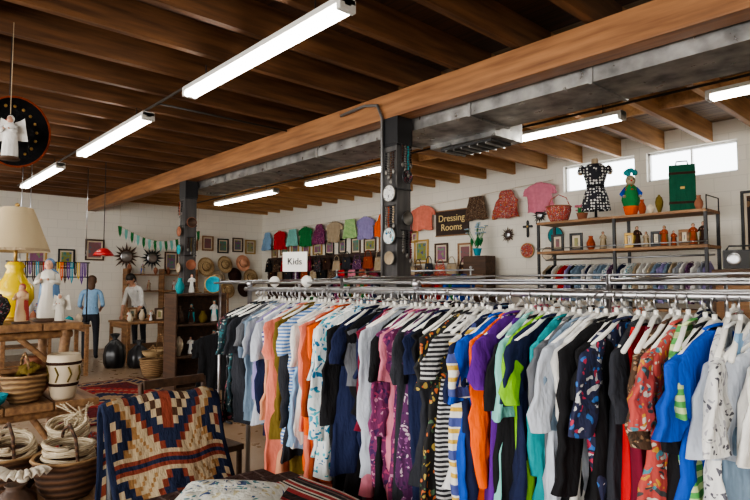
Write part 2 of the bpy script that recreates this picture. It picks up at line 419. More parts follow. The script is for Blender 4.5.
rack3=empty('hanging_clothes',(-1.5,3.15,1.5))
for i in range(30):
    x=-4.3+i*.15
    garment('garment_%02d'%(i+1),T[R.choice(['white','red','lblue','blk','navy','coral','wpr','beige','pink','plum','green'])],(x+1.5,0,-.10),pi/2+R.uniform(-.2,.2),.42,.65,.22,'tee',200+i,rack3,0,WHITEP)
def rackframe(y,xa,xb,z,ups,loc=True,mid=True):
    m=MB(); m.tube([(xa,y,z),(xb,y,z)],.013,CHROME,10)
    for u in ups:
        m.tube([(u,y-.0,.06),(u,y,z+.03)],.014,CHROME,8)
        m.tube([(u,y-.3,.05),(u,y+.3,.05)],.016,CHROME,8)
        for s in(-.3,.3): m.ell((u,y+s,.03),.03,BLACKM,8)
        m.ell((u,y,z+.035),.022,CHROME,8)
    if mid: m.tube([(ups[0],y,.12),(ups[-1],y,.12)],.012,CHROME,8)
    m.obj('clothes_rack')
rackframe(1.80,-3.15,.2,1.512,(-3.1,-1.7,.1))
rackframe(2.5,-3.3,.9,1.512,(-3.22,-1.2,.8))
rackframe(3.15,-4.6,.9,1.50,(-4.5,-1.9,.8))
m=MB()
for y,z in ((2.12,1.55),(2.85,1.565),(3.5,1.60)): m.tube([(-4.2,y,z),(.8,y,z)],.008,CHROME,8)
for x in (-4.1,-2.6,-1.0,.6):
    m.tube([(x,2.12,1.56),(x,3.5,1.59)],.008,CHROME,8)
    for y in (2.12,3.5): m.tube([(x,y,.02),(x,y,1.58)],.01,CHROME,8)
m.obj('display_rail_frame')
for (x,y) in ((-3.45,2.2),(-2.95,2.12)):
    M=Matrix.Rotation(pi/2,4,'X')
    MB().lathe([(.001,-.012),(.034,-.012),(.038,0),(.034,.012),(.001,.012)],(0,0,0),WHITEP,20,M=M).tube([(0,0,-.035),(0,0,-.06)],.006,CHROME,6).obj('size_marker_disc',(x,y,1.56),.7)
def text(s,size,mat,loc,parent,rot=(pi/2,0,0),sp=1):
    c=bpy.data.curves.new('lettering','FONT'); c.body=s; c.size=size; c.extrude=.002; c.align_x='CENTER'; c.align_y='CENTER'; c.space_line=sp
    o=bpy.data.objects.new('lettering',c); o.location=loc; o.rotation_euler=rot; c.materials.append(mat); col.objects.link(o); o.parent=parent; return o
o=MB().box((0,0,0),(.26,.015,.19),WHITEP).tube([(0,.01,-.09),(0,.01,-.26)],.008,CHROME).obj('kids_sign',(-4.58,3.15,1.755),rz=.5)
text('Kids',.09,plain('ink_black',(.02,.02,.02),.5),(0,-.012,0),o)
# ---------------------------------------------------------------- back wall pinned clothes
yw=8.69
pins=[(-13.95,2.98,'lblue','tank'),(-13.3,2.97,'red','tee'),(-12.68,2.98,'mint','skirt'),(-12.1,3.0,'green','tee'),(-11.5,3.03,'prfl','tank'),(-10.9,3.04,'beige','tee'),(-10.3,3.05,'gst','skirt'),(-9.75,3.06,'lav','tee'),(-9.15,3.08,'org','tank'),(-8.55,3.1,'pink','tank'),(-7.97,3.14,'coral','tee'),(-6.6,3.18,'brp','skirt'),(-5.93,3.22,'multi','tank'),(-5.25,3.26,'pink','tee')]
for i,(x,z,k,kd) in enumerate(pins):
    o=garment({'tee':'pinned_shirt','tank':'pinned_top','skirt':'pinned_skirt'}[kd],T[k],(x,yw-.06,z),R.uniform(-.03,.03),.54,.50 if kd!='skirt' else .44,.14,kd,300+i)
MB().tube([(-14.2,yw-.03,3.0),(-10,yw-.03,3.06),(-7,yw-.03,3.17),(-5,yw-.03,3.29)],.004,ROPE,5).obj('clothesline')
sb=wood('sign_board',(.02,.01,.006),(.045,.02,.01),(2,9,9))
o=MB().box((0,0,0),(.82,.03,.52),sb).box((0,-.01,.25),(.84,.03,.02),MIDW).box((0,-.01,-.25),(.84,.03,.02),MIDW).obj('dressing_rooms_sign',(-7.25,yw+.02,2.74))
text('Dressing\nRooms',.19,plain('sign_yellow',(.8,.62,.28),.5),(0,-.022,0),o,sp=.95)
def picmat(i):
    cs=[(.05+.3*R.random(),.05+.25*R.random(),.05+.18*R.random()) for _ in range(4)]
    return floral('picture_%d'%i,cs,R.uniform(8,16),False)
pm=[picmat(i) for i in range(8)]
def frame(loc,w,h,rz=0,fm=None,name='picture_frame',pic=None):
    fm=fm or R.choice([DARKW,GOLD,MIDW,BLACKM]); t=.035; m=MB()
    m.box((0,0,h/2-t/2),(w,.03,t),fm).box((0,0,-h/2+t/2),(w,.03,t),fm).box((w/2-t/2,0,0),(t,.03,h-2*t),fm).box((-w/2+t/2,0,0),(t,.03,h-2*t),fm)
    m.box((0,.008,0),(w-2*t,.01,h-2*t),CREAM); m.box((0,.002,0),(w-2*t-.07,.008,h-2*t-.07),pic or R.choice(pm))
    m.obj(name,loc,rz,bevel=.004)
for i in range(11):
    frame((-13.7+i*.5,yw+.04,2.44+R.uniform(-.03,.03)),R.uniform(.28,.42),R.uniform(.3,.4))
for x,z,w,h in ((-8.1,2.2,.4,.5),(-7.55,2.15,.35,.4),(-6.95,2.1,.35,.45),(-8.3,2.52,.22,.25)): frame((x,yw+.04,z),w,h)
for i,y in enumerate((6.6,7.05,7.5,7.95,8.35)): frame((XL+.02,y,2.58+R.uniform(-.05,.05)),.33,.4,pi/2)
frame((XL+.02,4.2,2.33),.42,.5,pi/2,DARKW); frame((XL+.02,3.6,2.1),.35,.45,pi/2); frame((XL+.02,3.0,2.2),.4,.5,pi/2)
frame((XL+.02,6.05,2.1),.35,.5,pi/2)
frame((-1.98,yw+.03,2.3),.6,.95,0,BLACKM,'framed_painting',floral('painting_dark',[(.03,.02,.02),(.1,.05,.03),(.2,.12,.06),(.05,.08,.06)],6,False))
m=MB(); m.box((-11.2,yw+.03,1.55),(5.6,.04,1.4),plain('slatwall_brown',(.06,.035,.025),.6))
for k in range(12): m.box((-11.2,yw,.95+.11*k),(5.6,.012,.02),BLACKM)
m.obj('slatwall_panel')
def handbag(loc,w,h,mat,rz=0):
    m=MB()
    def f(u,v):
        a=2*pi*u; z=v; hw=w/2*(1-.22*z); th=.05*(1-.6*z)
        return (hw*math.copysign(abs(math.cos(a))**.6,math.cos(a)),th*math.copysign(abs(math.sin(a))**.8,math.sin(a)),-h*.5+h*z+.01*math.sin(6*u))
    m.grid(f,20,6,mat); m.box((0,0,-h/2+.005),(w*.9,.07,.012),mat); m.box((0,0,h/2-.005),(w*.7,.035,.012),BLACKM)
    m.tube([(-w*.3,0,h*.48),(-w*.26,0,h*.8),(-w*.1,0,h*1.02),(w*.1,0,h*1.02),(w*.26,0,h*.8),(w*.3,0,h*.48)],.01,mat,6)
    m.ell((0,-.045,h*.2),(.018,.008,.018),GOLD,8)
    m.obj('handbag',loc,rz)
bagc=['blk','choc','brp','beige','red','dk','pink','plum','multi','rust','maroon','beige','blkpat']
for i in range(30):
    handbag((-13.8+i*.19,yw-.09,2.0+(i%2)*-.26+R.uniform(-.03,.03)),R.uniform(.26,.36),R.uniform(.22,.3),T[bagc[i%13]])
for i in range(5):
    handbag((-8.1+i*.3,yw-.06,1.80+R.uniform(-.03,.03)),R.uniform(.24,.3),R.uniform(.2,.28),T[bagc[(i*3+2)%13]])
STRAW=weave('straw',(.30,.19,.08),(.52,.37,.2),120)
def hat(loc,mat,band,rot,r=.2,name='straw_hat'):
    m=MB().lathe([(.001,.12),(.05,.125),(.085,.11),(.1,.06),(.105,.0),(.14,-.012),(r*.95,.0),(r,.01),(r*.95,-.004),(.12,-.02),(.1,-.01),(.001,-.008)],(0,0,0),mat,24,sx=1.08)
    m.lathe([(.107,.0),(.104,.03)],(0,0,0),band,24,sx=1.08); m.obj(name,loc,rot=rot)
for i,(y,z) in enumerate(((6.95,1.98),(7.3,1.66),(7.5,2.05),(7.8,1.75),(8.05,2.1),(8.3,1.7),(7.1,1.3),(7.6,1.35),(8.1,1.38))):
    hat((XL+.14,y,z),[STRAW,T['beige'],STRAW,T['choc'],T['peach']][i%5],T['choc'],(0,pi/2-.2,0),R.uniform(.19,.25))
# ---------------------------------------------------------------- shelf unit on right back
m=MB(); xa,xb=-4.68,-2.35
for z in (2.44,2.0): m.box(((xa+xb)/2,7.85,z),(xb-xa,.5,.035),MIDW)
m.box(((xa+xb)/2,7.85,1.2),(xb-xa,.5,.03),MIDW)
for x in (xa+.02,-3.5,xb-.02):
    for y in (7.62,8.08): m.box((x,y,1.22),(.035,.035,2.44),BLACKM)
m.tube([(xa,7.85,1.9),(xb,7.85,1.9)],.013,CHROME); m.tube([(xa,7.6,2.06),(xb,7.6,2.06)],.008,CHROME)
for x in (xa,xb): m.tube([(x,7.6,2.44),(x,7.6,2.62),(x,8.05,2.62),(x,8.05,2.44)],.008,BLACKM)
m.obj('metal_shelf_unit')
g=empty('hanging_clothes',(-3.5,7.85,1.8))
for i in range(34):
    garment('garment_%02d'%(i+1),T[R.choice(['plum','green','pink','slate','white','lgray','rust','beige','blk','navy','lav','red','tfl','white','multi','brp'])],(-1.1+i*.066,0,.0),pi/2+R.uniform(-.1,.1),.38,.5,.18,'tee',400+i,g)
for (y,xa_,xb_,z,nn) in ((6.6,-8.2,-5.2,1.74,36),(7.3,-1.4,.5,1.85,20)):
    g=empty('hanging_clothes',((xa_+xb_)/2,y,z))
    for i in range(nn):
        garment('garment_%02d'%(i+1),T[R.choice(['blk','navy','red','maroon','brp','multi','lblue','green','prfl','gray','rust','olive','royal','white'])],((xa_-xb_)/2+i*(xb_-xa_)/nn,0,-.08),pi/2+R.uniform(-.1,.1),.42,.6,.2,'tee',500+i,g)
    rackframe(y,xa_-.1,xb_+.1,z,(xa_-.05,xb_+.05),mid=False)
def vase(name,loc,h,r,mat,style=0,band=None):
    P=[[(.001,.005),(.5,0),(.7,.1),(1,.35),(.95,.55),(.5,.8),(.42,.9),(.55,1),(.48,1),(.36,.9),(.001,.88)],
       [(.001,.005),(.6,0),(.8,.2),(1,.7),(1.0,.95),(1.05,1),(.93,1),(.85,.6),(.001,.5)],
       [(.001,.005),(.4,0),(.45,.1),(.9,.4),(1,.6),(.7,.85),(.3,.93),(.25,1),(.2,1),(.2,.9),(.001,.85)]][style]
    m=MB().lathe([(a*r,z*h) for a,z in P],(0,0,0),mat,24)
    if band and style!=1:
        for q in (.3,.5): m.lathe([(r*.985,h*q),(r*1.01,h*(q+.03)),(r*.99,h*(q+.06))],(0,0,0),band,24)
    if style==1 and band: 
        m.tube([(-r,0,h*.95),(-r*.7,0,h*1.5),(0,0,h*1.75),(r*.7,0,h*1.5),(r,0,h*.95)],.008,mat,6)
        m.lathe([(r*1.03,h*.93),(r*1.08,h*.97),(r*1.03,h*1.02),(r*.95,h*1.0)],(0,0,0),band,24)
    m.obj(name,loc)
def figurine(name,loc,h,robe,cloak,rz=0,skin=SKIN,wings=None):
    m=MB()
    m.lathe([(.001,0),(.20*h,0),(.21*h,.03*h),(.17*h,.06*h),(.001,.06*h)],(0,0,0),DARKW,16)
    m.lathe([(.15*h,.05*h),(.145*h,.2*h),(.11*h,.42*h),(.10*h,.55*h),(.125*h,.68*h),(.11*h,.76*h),(.045*h,.81*h)],(0,0,0),robe,24,sy=.8,rip=.05,ripn=9)
    m.lathe([(.17*h,.08*h),(.16*h,.3*h),(.135*h,.6*h),(.14*h,.74*h),(.07*h,.82*h)],(0,.03*h,0),cloak,20,sy=.7,rip=.04,ripn=7)
    m.ell((0,-.01*h,.88*h),(.062*h,.066*h,.082*h),skin,14); m.ell((0,.02*h,.90*h),(.075*h,.07*h,.09*h),cloak,14)
    m.ell((0,-.075*h,.875*h),(.01*h,.014*h,.014*h),skin,6)
    for s in (-1,1):
        m.tube([(s*.12*h,0,.73*h),(s*.16*h,-.06*h,.6*h),(s*.07*h,-.14*h,.64*h)],[.04*h,.04*h,.028*h],robe,10)
        m.ell((s*.05*h,-.16*h,.655*h),(.02*h,.025*h,.02*h),skin,8); m.ell((s*.024*h,-.07*h,.895*h),.007*h,BLACKM,6)
        if wings:
            m.grid(lambda u,v:(s*(.05+.28*u*(1-.3*v))*h,(.1+.03*math.sin(u*3))*h,(.45+.4*v+.12*u*(v-.2))*h),8,6,wings)
    m.obj(name,loc,rz)
m=MB(); pd=dots('polka_dot_dress',(.012,.012,.02),(.7,.7,.66),24,.36)
m.lathe([(.001,0),(.13,0),(.13,.012),(.02,.03),(.015,.2)],(0,0,0),BLACKM,20)
m.lathe([(.20,.12),(.19,.2),(.165,.32),(.12,.46),(.125,.52),(.155,.62),(.16,.68),(.165,.74),(.1,.79),(.05,.80)],(0,0,0),pd,28,sy=.65,rip=.03,ripn=9)
m.lathe([(.05,.79),(.045,.86),(.04,.87),(.001,.875)],(0,0,0),T['beige'],16)
for s in (-1,1): m.tube([(s*.15,0,.75),(s*.18,0,.72),(s*.2,0,.66)],[.05,.052,.048],pd,12); m.ell((s*.198,0,.655),(.038,.038,.02),T['beige'],10)
m.lathe([(.124,.455),(.127,.485)],(0,0,0),T['blk'],28,sy=.66)
m.obj('dress_mannequin',(-3.84,7.8,2.46),.6)
m=MB(); m.lathe([(.001,0),(.07,0),(.1,.12),(.105,.13),(.085,.13),(.001,.11)],(0,0,0),T['org'],18)
m.lathe([(.08,.11),(.11,.22),(.085,.38),(.04,.43)],(0,0,0),T['green'],16,rip=.1,ripn=6)
m.ell((0,0,.49),(.065,.065,.075),T['beige'],12)
for k in range(30):
    a=R.uniform(0,6.28); q=R.uniform(.2,1.2); m.ell((.08*math.cos(a)*math.sin(q),.08*math.sin(a)*math.sin(q),.53+.1*math.cos(q)),R.uniform(.022,.038),T['teal'],7)
for s in (-1,1):
    m.tube([(s*.06,0,.38),(s*.12,-.02,.3),(s*.1,-.08,.26)],[.03,.03,.02],T['royal'],8); m.ell((s*.1,-.09,.26),.022,T['beige'],8)
    m.ell((s*.028,-.06,.50),.009,BLACKM,6)
m.ell((0,-.07,.48),.012,T['red'],6); m.lathe([(.09,.35),(.05,.42)],(0,0,0),T['red'],12,rip=.12,ripn=5)
m.obj('cloth_doll',(-3.34,7.8,2.46),.6)
DG=F('canvas_dark_green',(.012,.09,.05))
m=MB().box((0,0,.31),(.3,.1,.60),DG)
for z in (.12,.5): m.box((0,0,z),(.31,.11,.03),T['choc'])
m.tube([(-.07,0,.61),(-.06,0,.66),(.06,0,.66),(.07,0,.61)],.01,BLACKM); m.box((0,-.052,.31),(.05,.01,.03),GOLD)
m.obj('green_suitcase',(-2.70,7.85,2.46),.4,bevel=.02)
vase('woven_basket',(-4.42,7.8,2.458),.24,.18,T['multi'],1,CLAY)
def flowers(name,loc,h,cm_,pot,n=16,sp=.13):
    m=MB(); m.lathe([(.001,0),(.05,0),(.08,.12),(.085,.13),(.06,.13),(.001,.12)],(0,0,0),pot,16)
    for k in range(n):
        a=R.uniform(0,6.28); q=R.uniform(0,sp); z=h*R.uniform(.65,1); p=(q*math.cos(a),q*math.sin(a),z)
        m.tube([(0,0,.1),(p[0]*.4,p[1]*.4,z*.6),p],.004,T['green'],5)
        for j in range(5):
            b_=j*1.256; m.ell((p[0]+.025*math.cos(b_),p[1]+.025*math.sin(b_),z),(.02,.02,.01),cm_,6)
        m.ell(p,(.012,.012,.014),T['yel'],6)
        m.grid(lambda u,v:(p[0]*.5+.05*(u-.5)*math.sin(pi*v),p[1]*.5+.06*v*math.sin(a),z*.4+.12*v),2,4,T['green'])
    m.obj(name,loc)
flowers('potted_flowers',(-4.14,7.98,2.458),.26,T['pink'],CLAY,10,.1)
flowers('flower_bouquet',(-6.4,8.4,2.05),.6,T['sky'],T['cyan'],22,.22)
MB().box((0,0,1.02),(.5,.3,2.04),DARKW).box((0,-.155,1.5),(.4,.02,.4),MIDW).box((0,-.155,.7),(.4,.02,.8),MIDW).ell((.15,-.18,1.1),.02,GOLD,8).obj('narrow_cabinet',(-6.4,8.45,0),bevel=.01)
for i,x in enumerate((-3.16,-3.05,-2.94,-2.47)):
    vase('ceramic_vase',(x,7.72,2.458),(.2,.13,.24,.18)[i],.05,(T['rust'],CREAM,T['olive'],CLAY)[i],(0,2,2,0)[i])
for i in range(9):
    x=-3.35+i*.115
    if i%3==0: frame((x,7.75,2.018+.11),.13,.2,0)
    else: figurine('figurine',(x,7.72,2.018),R.uniform(.2,.3),R.choice([T['choc'],T['beige'],T['rust']]),R.choice([T['navy'],T['olive'],T['choc']]),R.uniform(-.3,.8))
for x in (-4.45,-4.15): frame((x,7.8,2.15),.2,.26,0,R.choice([DARKW,BLACKM]))
vase('ceramic_vase',(-3.9,7.75,2.018),.2,.06,T['rust'],0); figurine('figurine',(-3.72,7.75,2.018),.26,T['beige'],T['olive'],.4)
MB().box((0,0,.85),(.6,.4,1.7),DARKW).box((0,-.205,1.3),(.52,.015,.6),MIDW).box((0,-.205,.5),(.52,.015,.8),MIDW).ell((.2,-.22,1.2),.02,GOLD,8).obj('storage_cabinet',(-1.85,7.25,0),.0,bevel=.01)
m=MB().box((0,0,.12),(.46,.26,.2),BLACKM).box((0,-.132,.12),(.42,.01,.17),plain('grille',(.05,.05,.05),.7))
for s in (-1,1): m.lathe([(.07,0),(.05,.012),(.02,.004),(.001,.006)],(0,0,0),CHROME,18,M=Matrix.Translation((s*.13,-.135,.12))@Matrix.Rotation(pi/2,4,'X'))
m.tube([(-.2,0,.22),(-.17,0,.27),(.17,0,.27),(.2,0,.22)],.01,BLACKM)
m.obj('radio_speaker',(-1.85,7.25,1.69),.3)
def cross(loc,h,mat):
    m=MB().box((0,0,0),(h*.16,.02,h),mat).box((0,0,h*.16),(h*.62,.02,h*.16),mat)
    for p in ((0,h*.5),(0,-h*.5),(-h*.31,h*.16),(h*.31,h*.16)): m.ell((p[0],0,p[1]),(h*.09,.012,h*.09),mat,10)
    m.ell((0,-.012,h*.16),(h*.08,.01,h*.08),GOLD,8); m.obj('wall_cross',loc)
cross((-5.55,yw+.04,2.5),.26,BLACKM)
def sunburst(loc,r,rz,mat):
    M=Matrix.Rotation(pi/2,4,'X'); m=MB()
    m.lathe([(.001,.02),(r*.3,.02),(r*.36,.012),(r*.38,0)],(0,0,0),CHROME,24,M=M)
    for k in range(16):
        a=k*pi/8; L=r*(1 if k%2==0 else .78)
        p=Vector((math.cos(a),0,math.sin(a))); q=Vector((-math.sin(a),0,math.cos(a)))
        m.add([p*r*.34+q*r*.1,p*r*.34-q*r*.1,p*L,p*r*.55+Vector((0,-.02,0))],[(0,1,3),(1,2,3),(2,0,3)],mat,smooth=False)
    m.obj('sunburst_mirror',loc,rz)
sunburst((XL+.04,4.92,2.2),.36,pi/2,DARKW); sunburst((XL+.04,5.55,2.18),.33,pi/2,BLACKM)
sunburst((-5.3,yw+.02,2.72),.16,0,BLACKM); sunburst((-5.95,yw+.02,2.42),.16,0,DARKW)
def plate(loc,r,mat,rim,rz=0,name='decorative_plate'):
    M=Matrix.Rotation(pi/2,4,'X')
    MB().lathe([(.001,.006),(r*.6,.008),(r*.62,.01),(r*.95,.025),(r,.026),(r,.018),(r*.6,.0),(.001,0)],(0,0,0),mat,28,M=M).lathe([(r*.93,.0265),(r*1.01,.0275),(r*1.01,.016)],(0,0,0),rim,28,M=M).obj(name,loc,rz)
plate((-5.0,yw+.03,2.35),.14,T['teal'],DARKW); plate((-5.55,yw+.03,2.12),.13,T['multi'],GOLD); plate((-5.15,yw+.03,2.05),.11,CREAM,DARKW)
PEWT=plain('pewter',(.22,.21,.19),.45,.7)
for z,r,mt in ((2.45,.085,T['wpr']),(2.02,.085,T['tfl']),(1.8,.07,T['beige'])): plate((-4.10,3.97,z),r,mt,PEWT)
for z,r,mt in ((2.62,.07,T['blkpat']),(2.2,.075,PEWT)): plate((-4.01,4.1,z),r,mt,BLACKM,pi/2)
def strand(loc,cols,rz=0,w=.1):
    m=MB().tube([(-w,0,0),(w,0,0)],.006,BLACKM,6)
    for k,cc in enumerate(cols):
        x=-w+(k+.5)*2*w/len(cols); L=.18+.1*((k*7)%3)/2
        for q in range(int(L/.025)): m.ell((x+.004*math.sin(q),-.012,-.02-q*.025),.011,cc,6)
        m.ell((x,-.014,-.03-L),(.02,.008,.026),PEWT,8)
    m.obj('hanging_bead_necklaces',loc,rz)
strand((-4.11,3.98,2.88),[T['blk'],PEWT,T['brp'],T['choc']],0,.07); strand((-4.11,3.98,2.33),[PEWT,T['rust'],T['blk'],T['beige']],0,.07)
strand((-4.01,4.1,2.95),[T['choc'],PEWT,T['teal'],T['blk']],pi/2,.08); strand((-4.01,4.1,2.08),[PEWT,T['blk'],T['maroon']],pi/2,.08)
strand((-9.09,3.97,2.9),[T['choc'],T['rust'],PEWT,T['blk']],0,.08); strand((-8.97,4.1,2.3),[T['choc'],T['olive'],PEWT],pi/2,.08)
for z,mt in ((2.4,CLAY),(2.1,T['teal']),(1.8,T['beige'])): plate((-9.09,3.97,z),.085,mt,DARKW)
for z,mt in ((2.55,DARKW),(1.85,CLAY)): plate((-8.97,4.1,z),.085,mt,CLAY,pi/2)
# ---------------------------------------------------------------- left area
m=MB(); pts=[]
for i in range(29):
    t=i/28; y=4.5+1.9*t; z=2.86-.3*math.sin(pi*t); pts.append((-13.6,y,z))
m.tube(pts,.006,ROPE,5)
for i,p in enumerate(pts):
    mt=[T['green'],T['white'],T['mint'],T['white']][i%4]
    m.add([(p[0],p[1]-.045,p[2]),(p[0],p[1]+.045,p[2]),(p[0]+.02,p[1]+.03,p[2]-.18),(p[0]+.02,p[1],p[2]-.26),(p[0]+.02,p[1]-.03,p[2]-.18)],[(0,1,2,3,4)],mt,smooth=False)
for p in (pts[0],pts[-1]): m.tube([p,(p[0],p[1],3.5)],.003,ROPE,4)
m.obj('flag_garland')
MB().lathe([(.02,.12),(.06,.11),(.12,.06),(.16,0),(.155,0),(.115,.055),(.001,.09)],(0,0,0),plain('red_enamel',(.5,.015,.015),.3),24).tube([(0,0,.12),(0,0,1.5)],.006,BLACKM).ell((0,0,.03),.04,WHITEP,10).obj('pendant_lamp',(-9.55,2.92,1.98))
for x,y,zb in ((-8.6,1.6,1.9),(-9.6,1.9,2.0),(-10.4,2.9,2.1),(-7.9,1.1,2.0)):
    m=MB().tube([(0,0,0),(0,0,3.5-zb)],.006,CHROME,5)
    m.tube([(0,0,0),(.03,0,-.03),(.03,0,-.07),(0,0,-.09),(-.02,0,-.07)],.006,CHROME,5); m.obj('hanging_chain_hook',(x,y,zb))
def table(name,c,sx,sy,h,mat,lower=False,th=.04):
    m=MB().box((0,0,h-th/2),(sx,sy,th),mat)
    for a in (-1,1):
        for b_ in (-1,1): m.box((a*(sx/2-.05),b_*(sy/2-.05),(h-th)/2),(.06,.06,h-th),mat)
    m.box((0,sy/2-.05,h-th-.05),(sx-.1,.025,.08),mat); m.box((0,-sy/2+.05,h-th-.05),(sx-.1,.025,.08),mat)
    if lower: m.box((0,0,.25),(sx-.08,sy-.08,.025),mat)
    return m.obj(name,(c[0],c[1],0),c[2] if len(c)>2 else 0,bevel=.006)
JX,JY=-10.7,2.35
table('display_table',(JX,JY),.7,1.3,.85,MIDW,True)
m=MB()
for s in (-.55,.62): m.tube([(0,s,0),(0,s,1.05)],.012,BLACKM); m.box((0,s,.01),(.2,.06,.02),BLACKM)
m.tube([(0,-.6,1.05),(0,.65,1.05)],.01,BLACKM); m.tube([(0,-.6,.8),(0,.65,.8)],.01,BLACKM)
bc=[T[k] for k in ('org','cyan','beige','red','yel','pink','white','choc','purp','blk')]
for i in range(22):
    y=-.52+i*.052; L=R.uniform(.18,.4); mt=R.choice(bc)
    m.tube([(0.01,y-.015,1.05),(.02,y-.012,1.05-L*.8),(.02,y,1.05-L),(.02,y+.012,1.05-L*.8),(.01,y+.015,1.05)],.009,mt,6)
m.obj('necklace_display_rack',(JX,JY+.05,.85))
for i in range(7):
    vase('ceramic_vase',(JX+.2+R.uniform(-.1,.05),JY-.5+i*.17,.85),R.uniform(.12,.25),R.uniform(.05,.07),R.choice([CLAY,CREAM,T['teal'],T['choc']]),R.choice([0,2]))
table('work_table',(-11.95,4.55),1.1,1.2,.78,MIDW,True)
for i in range(12):
    x=-12.35+R.uniform(.1,.8); y=4.1+i*.08
    k=i%4
    if k==0: vase('ceramic_vase',(x,y,.78),R.uniform(.12,.25),.06,R.choice([CREAM,T['navy']]),0)
    elif k==1: figurine('figurine',(x,y,.78),.22,T['white'],T['rust'],pi/2)
    elif k==2: vase('wicker_basket',(x,y,.78),.12,.1,WICK,1,WICK)
    else: frame((x,y,.91),.2,.26,pi/2)
table('work_table',(-13.6,2.2),.8,1.8,.8,MIDW,True)
for i in range(10):
    y=1.4+i*.16; x=-13.5+R.uniform(-.15,.15)
    if i%3: vase('ceramic_vase',(x,y,.8),R.uniform(.2,.45),R.uniform(.06,.1),R.choice([CLAY,CREAM,T['teal'],T['white'],WICK]),i%3)
    else: figurine('figurine',(x,y,.8),R.uniform(.3,.5),T['white'],R.choice([T['royal'],T['rust']]),pi/2)
m=MB()
for z in (1.35,1.75): m.box((0,0,z),(.3,1.8,.03),MIDW)
for y in (-.88,0,.88): m.box((0,y,.95),(.3,.03,1.9),MIDW)
m.obj('wall_bookshelf',(XL+.17,5.75,0))
for i in range(11):
    y=4.95+i*.16
    if abs(y-5.75)<.06: continue
    z=1.365 if i%2 else 1.765
    if R.random()<.5: vase('ceramic_vase',(XL+.18,y,z),R.uniform(.15,.28),.055,R.choice([CLAY,CREAM,T['teal'],T['white']]),R.choice([0,2]))
    else: figurine('figurine',(XL+.18,y,z),.26,R.choice([T['white'],T['beige']]),R.choice([T['royal'],T['rust']]),pi/2)
for loc,h,r,mt in (((-9.5,3.72,0),.30,.2,WICK),((-9.5,3.72,.33),.10,.17,STRAW),((-10.4,4.2,0),.36,.18,WICK)):
    vase('wicker_basket',loc,h,r,mt,1,WICK if loc[2]==0 else None)
BAG=plain('black_plastic_bag',(.012,.012,.014),.28)
for (x,y,h) in ((-11.05,3.62,.62),(-10.75,3.95,.5)):
    MB().lathe([(.001,.0),(.15,.0),(.18,.12*h),(.19,.35*h),(.16,.62*h),(.08,.78*h),(.035,.84*h),(.09,.98*h),(.06,1.0*h),(.001,.86*h)],(0,0,0),BAG,40,rip=.07,ripn=7).obj('tied_garbage_bag',(x,y,0),x)
m=MB()
for z in (.05,.45,.85,1.25): m.box((0,0,z),(.35,.7,.025),MIDW)
for y in (-.35,.35):
    for x in (-.16,.16): m.box((x,y,.68),(.03,.03,1.36),MIDW)
m.obj('open_shelf_rack',(-10.1,4.95,0),bevel=.003)
for k in range(9):
    z=(.4625,.8625,1.2625)[k//3]; y=4.72+(k%3)*.22
    if k%2: vase('ceramic_vase',(-10.05,y,z),R.uniform(.16,.28),.07,R.choice([T['white'],CREAM,T['navy'],WICK]),R.choice([0,2]))
    else: vase('wicker_basket',(-10.05,y,z),.12,.09,R.choice([WICK,STRAW]),1,WICK)
MB().box((0,0,.15),(.4,.3,.3),T['beige']).box((0,0,.31),(.42,.32,.025),T['white']).obj('cardboard_box',(-9.75,4.35,0),.2,bevel=.008)
m=MB(); sm=DARKW
for z in (.06,.5,.95,1.38): m.box((0,0,z),(.4,.75,.03),sm)
for y in (-.375,.375): m.box((0,y,.7),(.4,.03,1.4),sm)
m.box((-.19,0,.7),(.02,.75,1.4),sm)
m.obj('display_shelf',(-8.0,3.75,0),bevel=.004)
for z in (.515,.965,1.395):
    for k in range(4):
        y=3.48+k*.18
        if z>1.3 and k>1: continue
        if k%2: figurine('saint_figurine',(-7.95,y,z),R.uniform(.24,.34),R.choice([T['white'],T['beige'],T['choc']]),R.choice([T['navy'],T['teal'],T['choc']]),.9)
        else: vase('ceramic_vase',(-7.95,y,z),R.uniform(.15,.28),.065,R.choice([CREAM,T['teal'],DARKW,T['olive']]),R.choice([0,2]))
plate((-7.9,3.98,1.53),.13,T['cyan'],GOLD,.9)
garment('black_graphic_tshirt',T['blk'],(-5.9,3.05,.98),.9,.5,.62,.2,'tee',900,None,0,WHITEP)
MB().tube([(0,0,0),(0,0,1.08)],.015,BLACKM).tube([(-.2,0,.02),(.2,0,.02)],.015,BLACKM).tube([(0,-.2,.02),(0,.2,.02)],.015,BLACKM).obj('tshirt_stand',(-5.93,3.12,0))
m=MB().box((0,0,.4),(.55,.5,.8),DARKW)
for z in (.2,.45,.68): m.box((0,-.26,z),(.48,.02,.18),MIDW).ell((0,-.28,z),.018,GOLD,8)
m.obj('wood_dresser',(-6.6,3.9,0),.4,bevel=.01)
m=MB().lathe([(.001,0),(.08,0),(.13,.05),(.17,.16),(.16,.16),(.11,.06),(.001,.03)],(0,0,0),T['cyan'],24); m.obj('turquoise_bowl',(-6.6,3.9,.81))
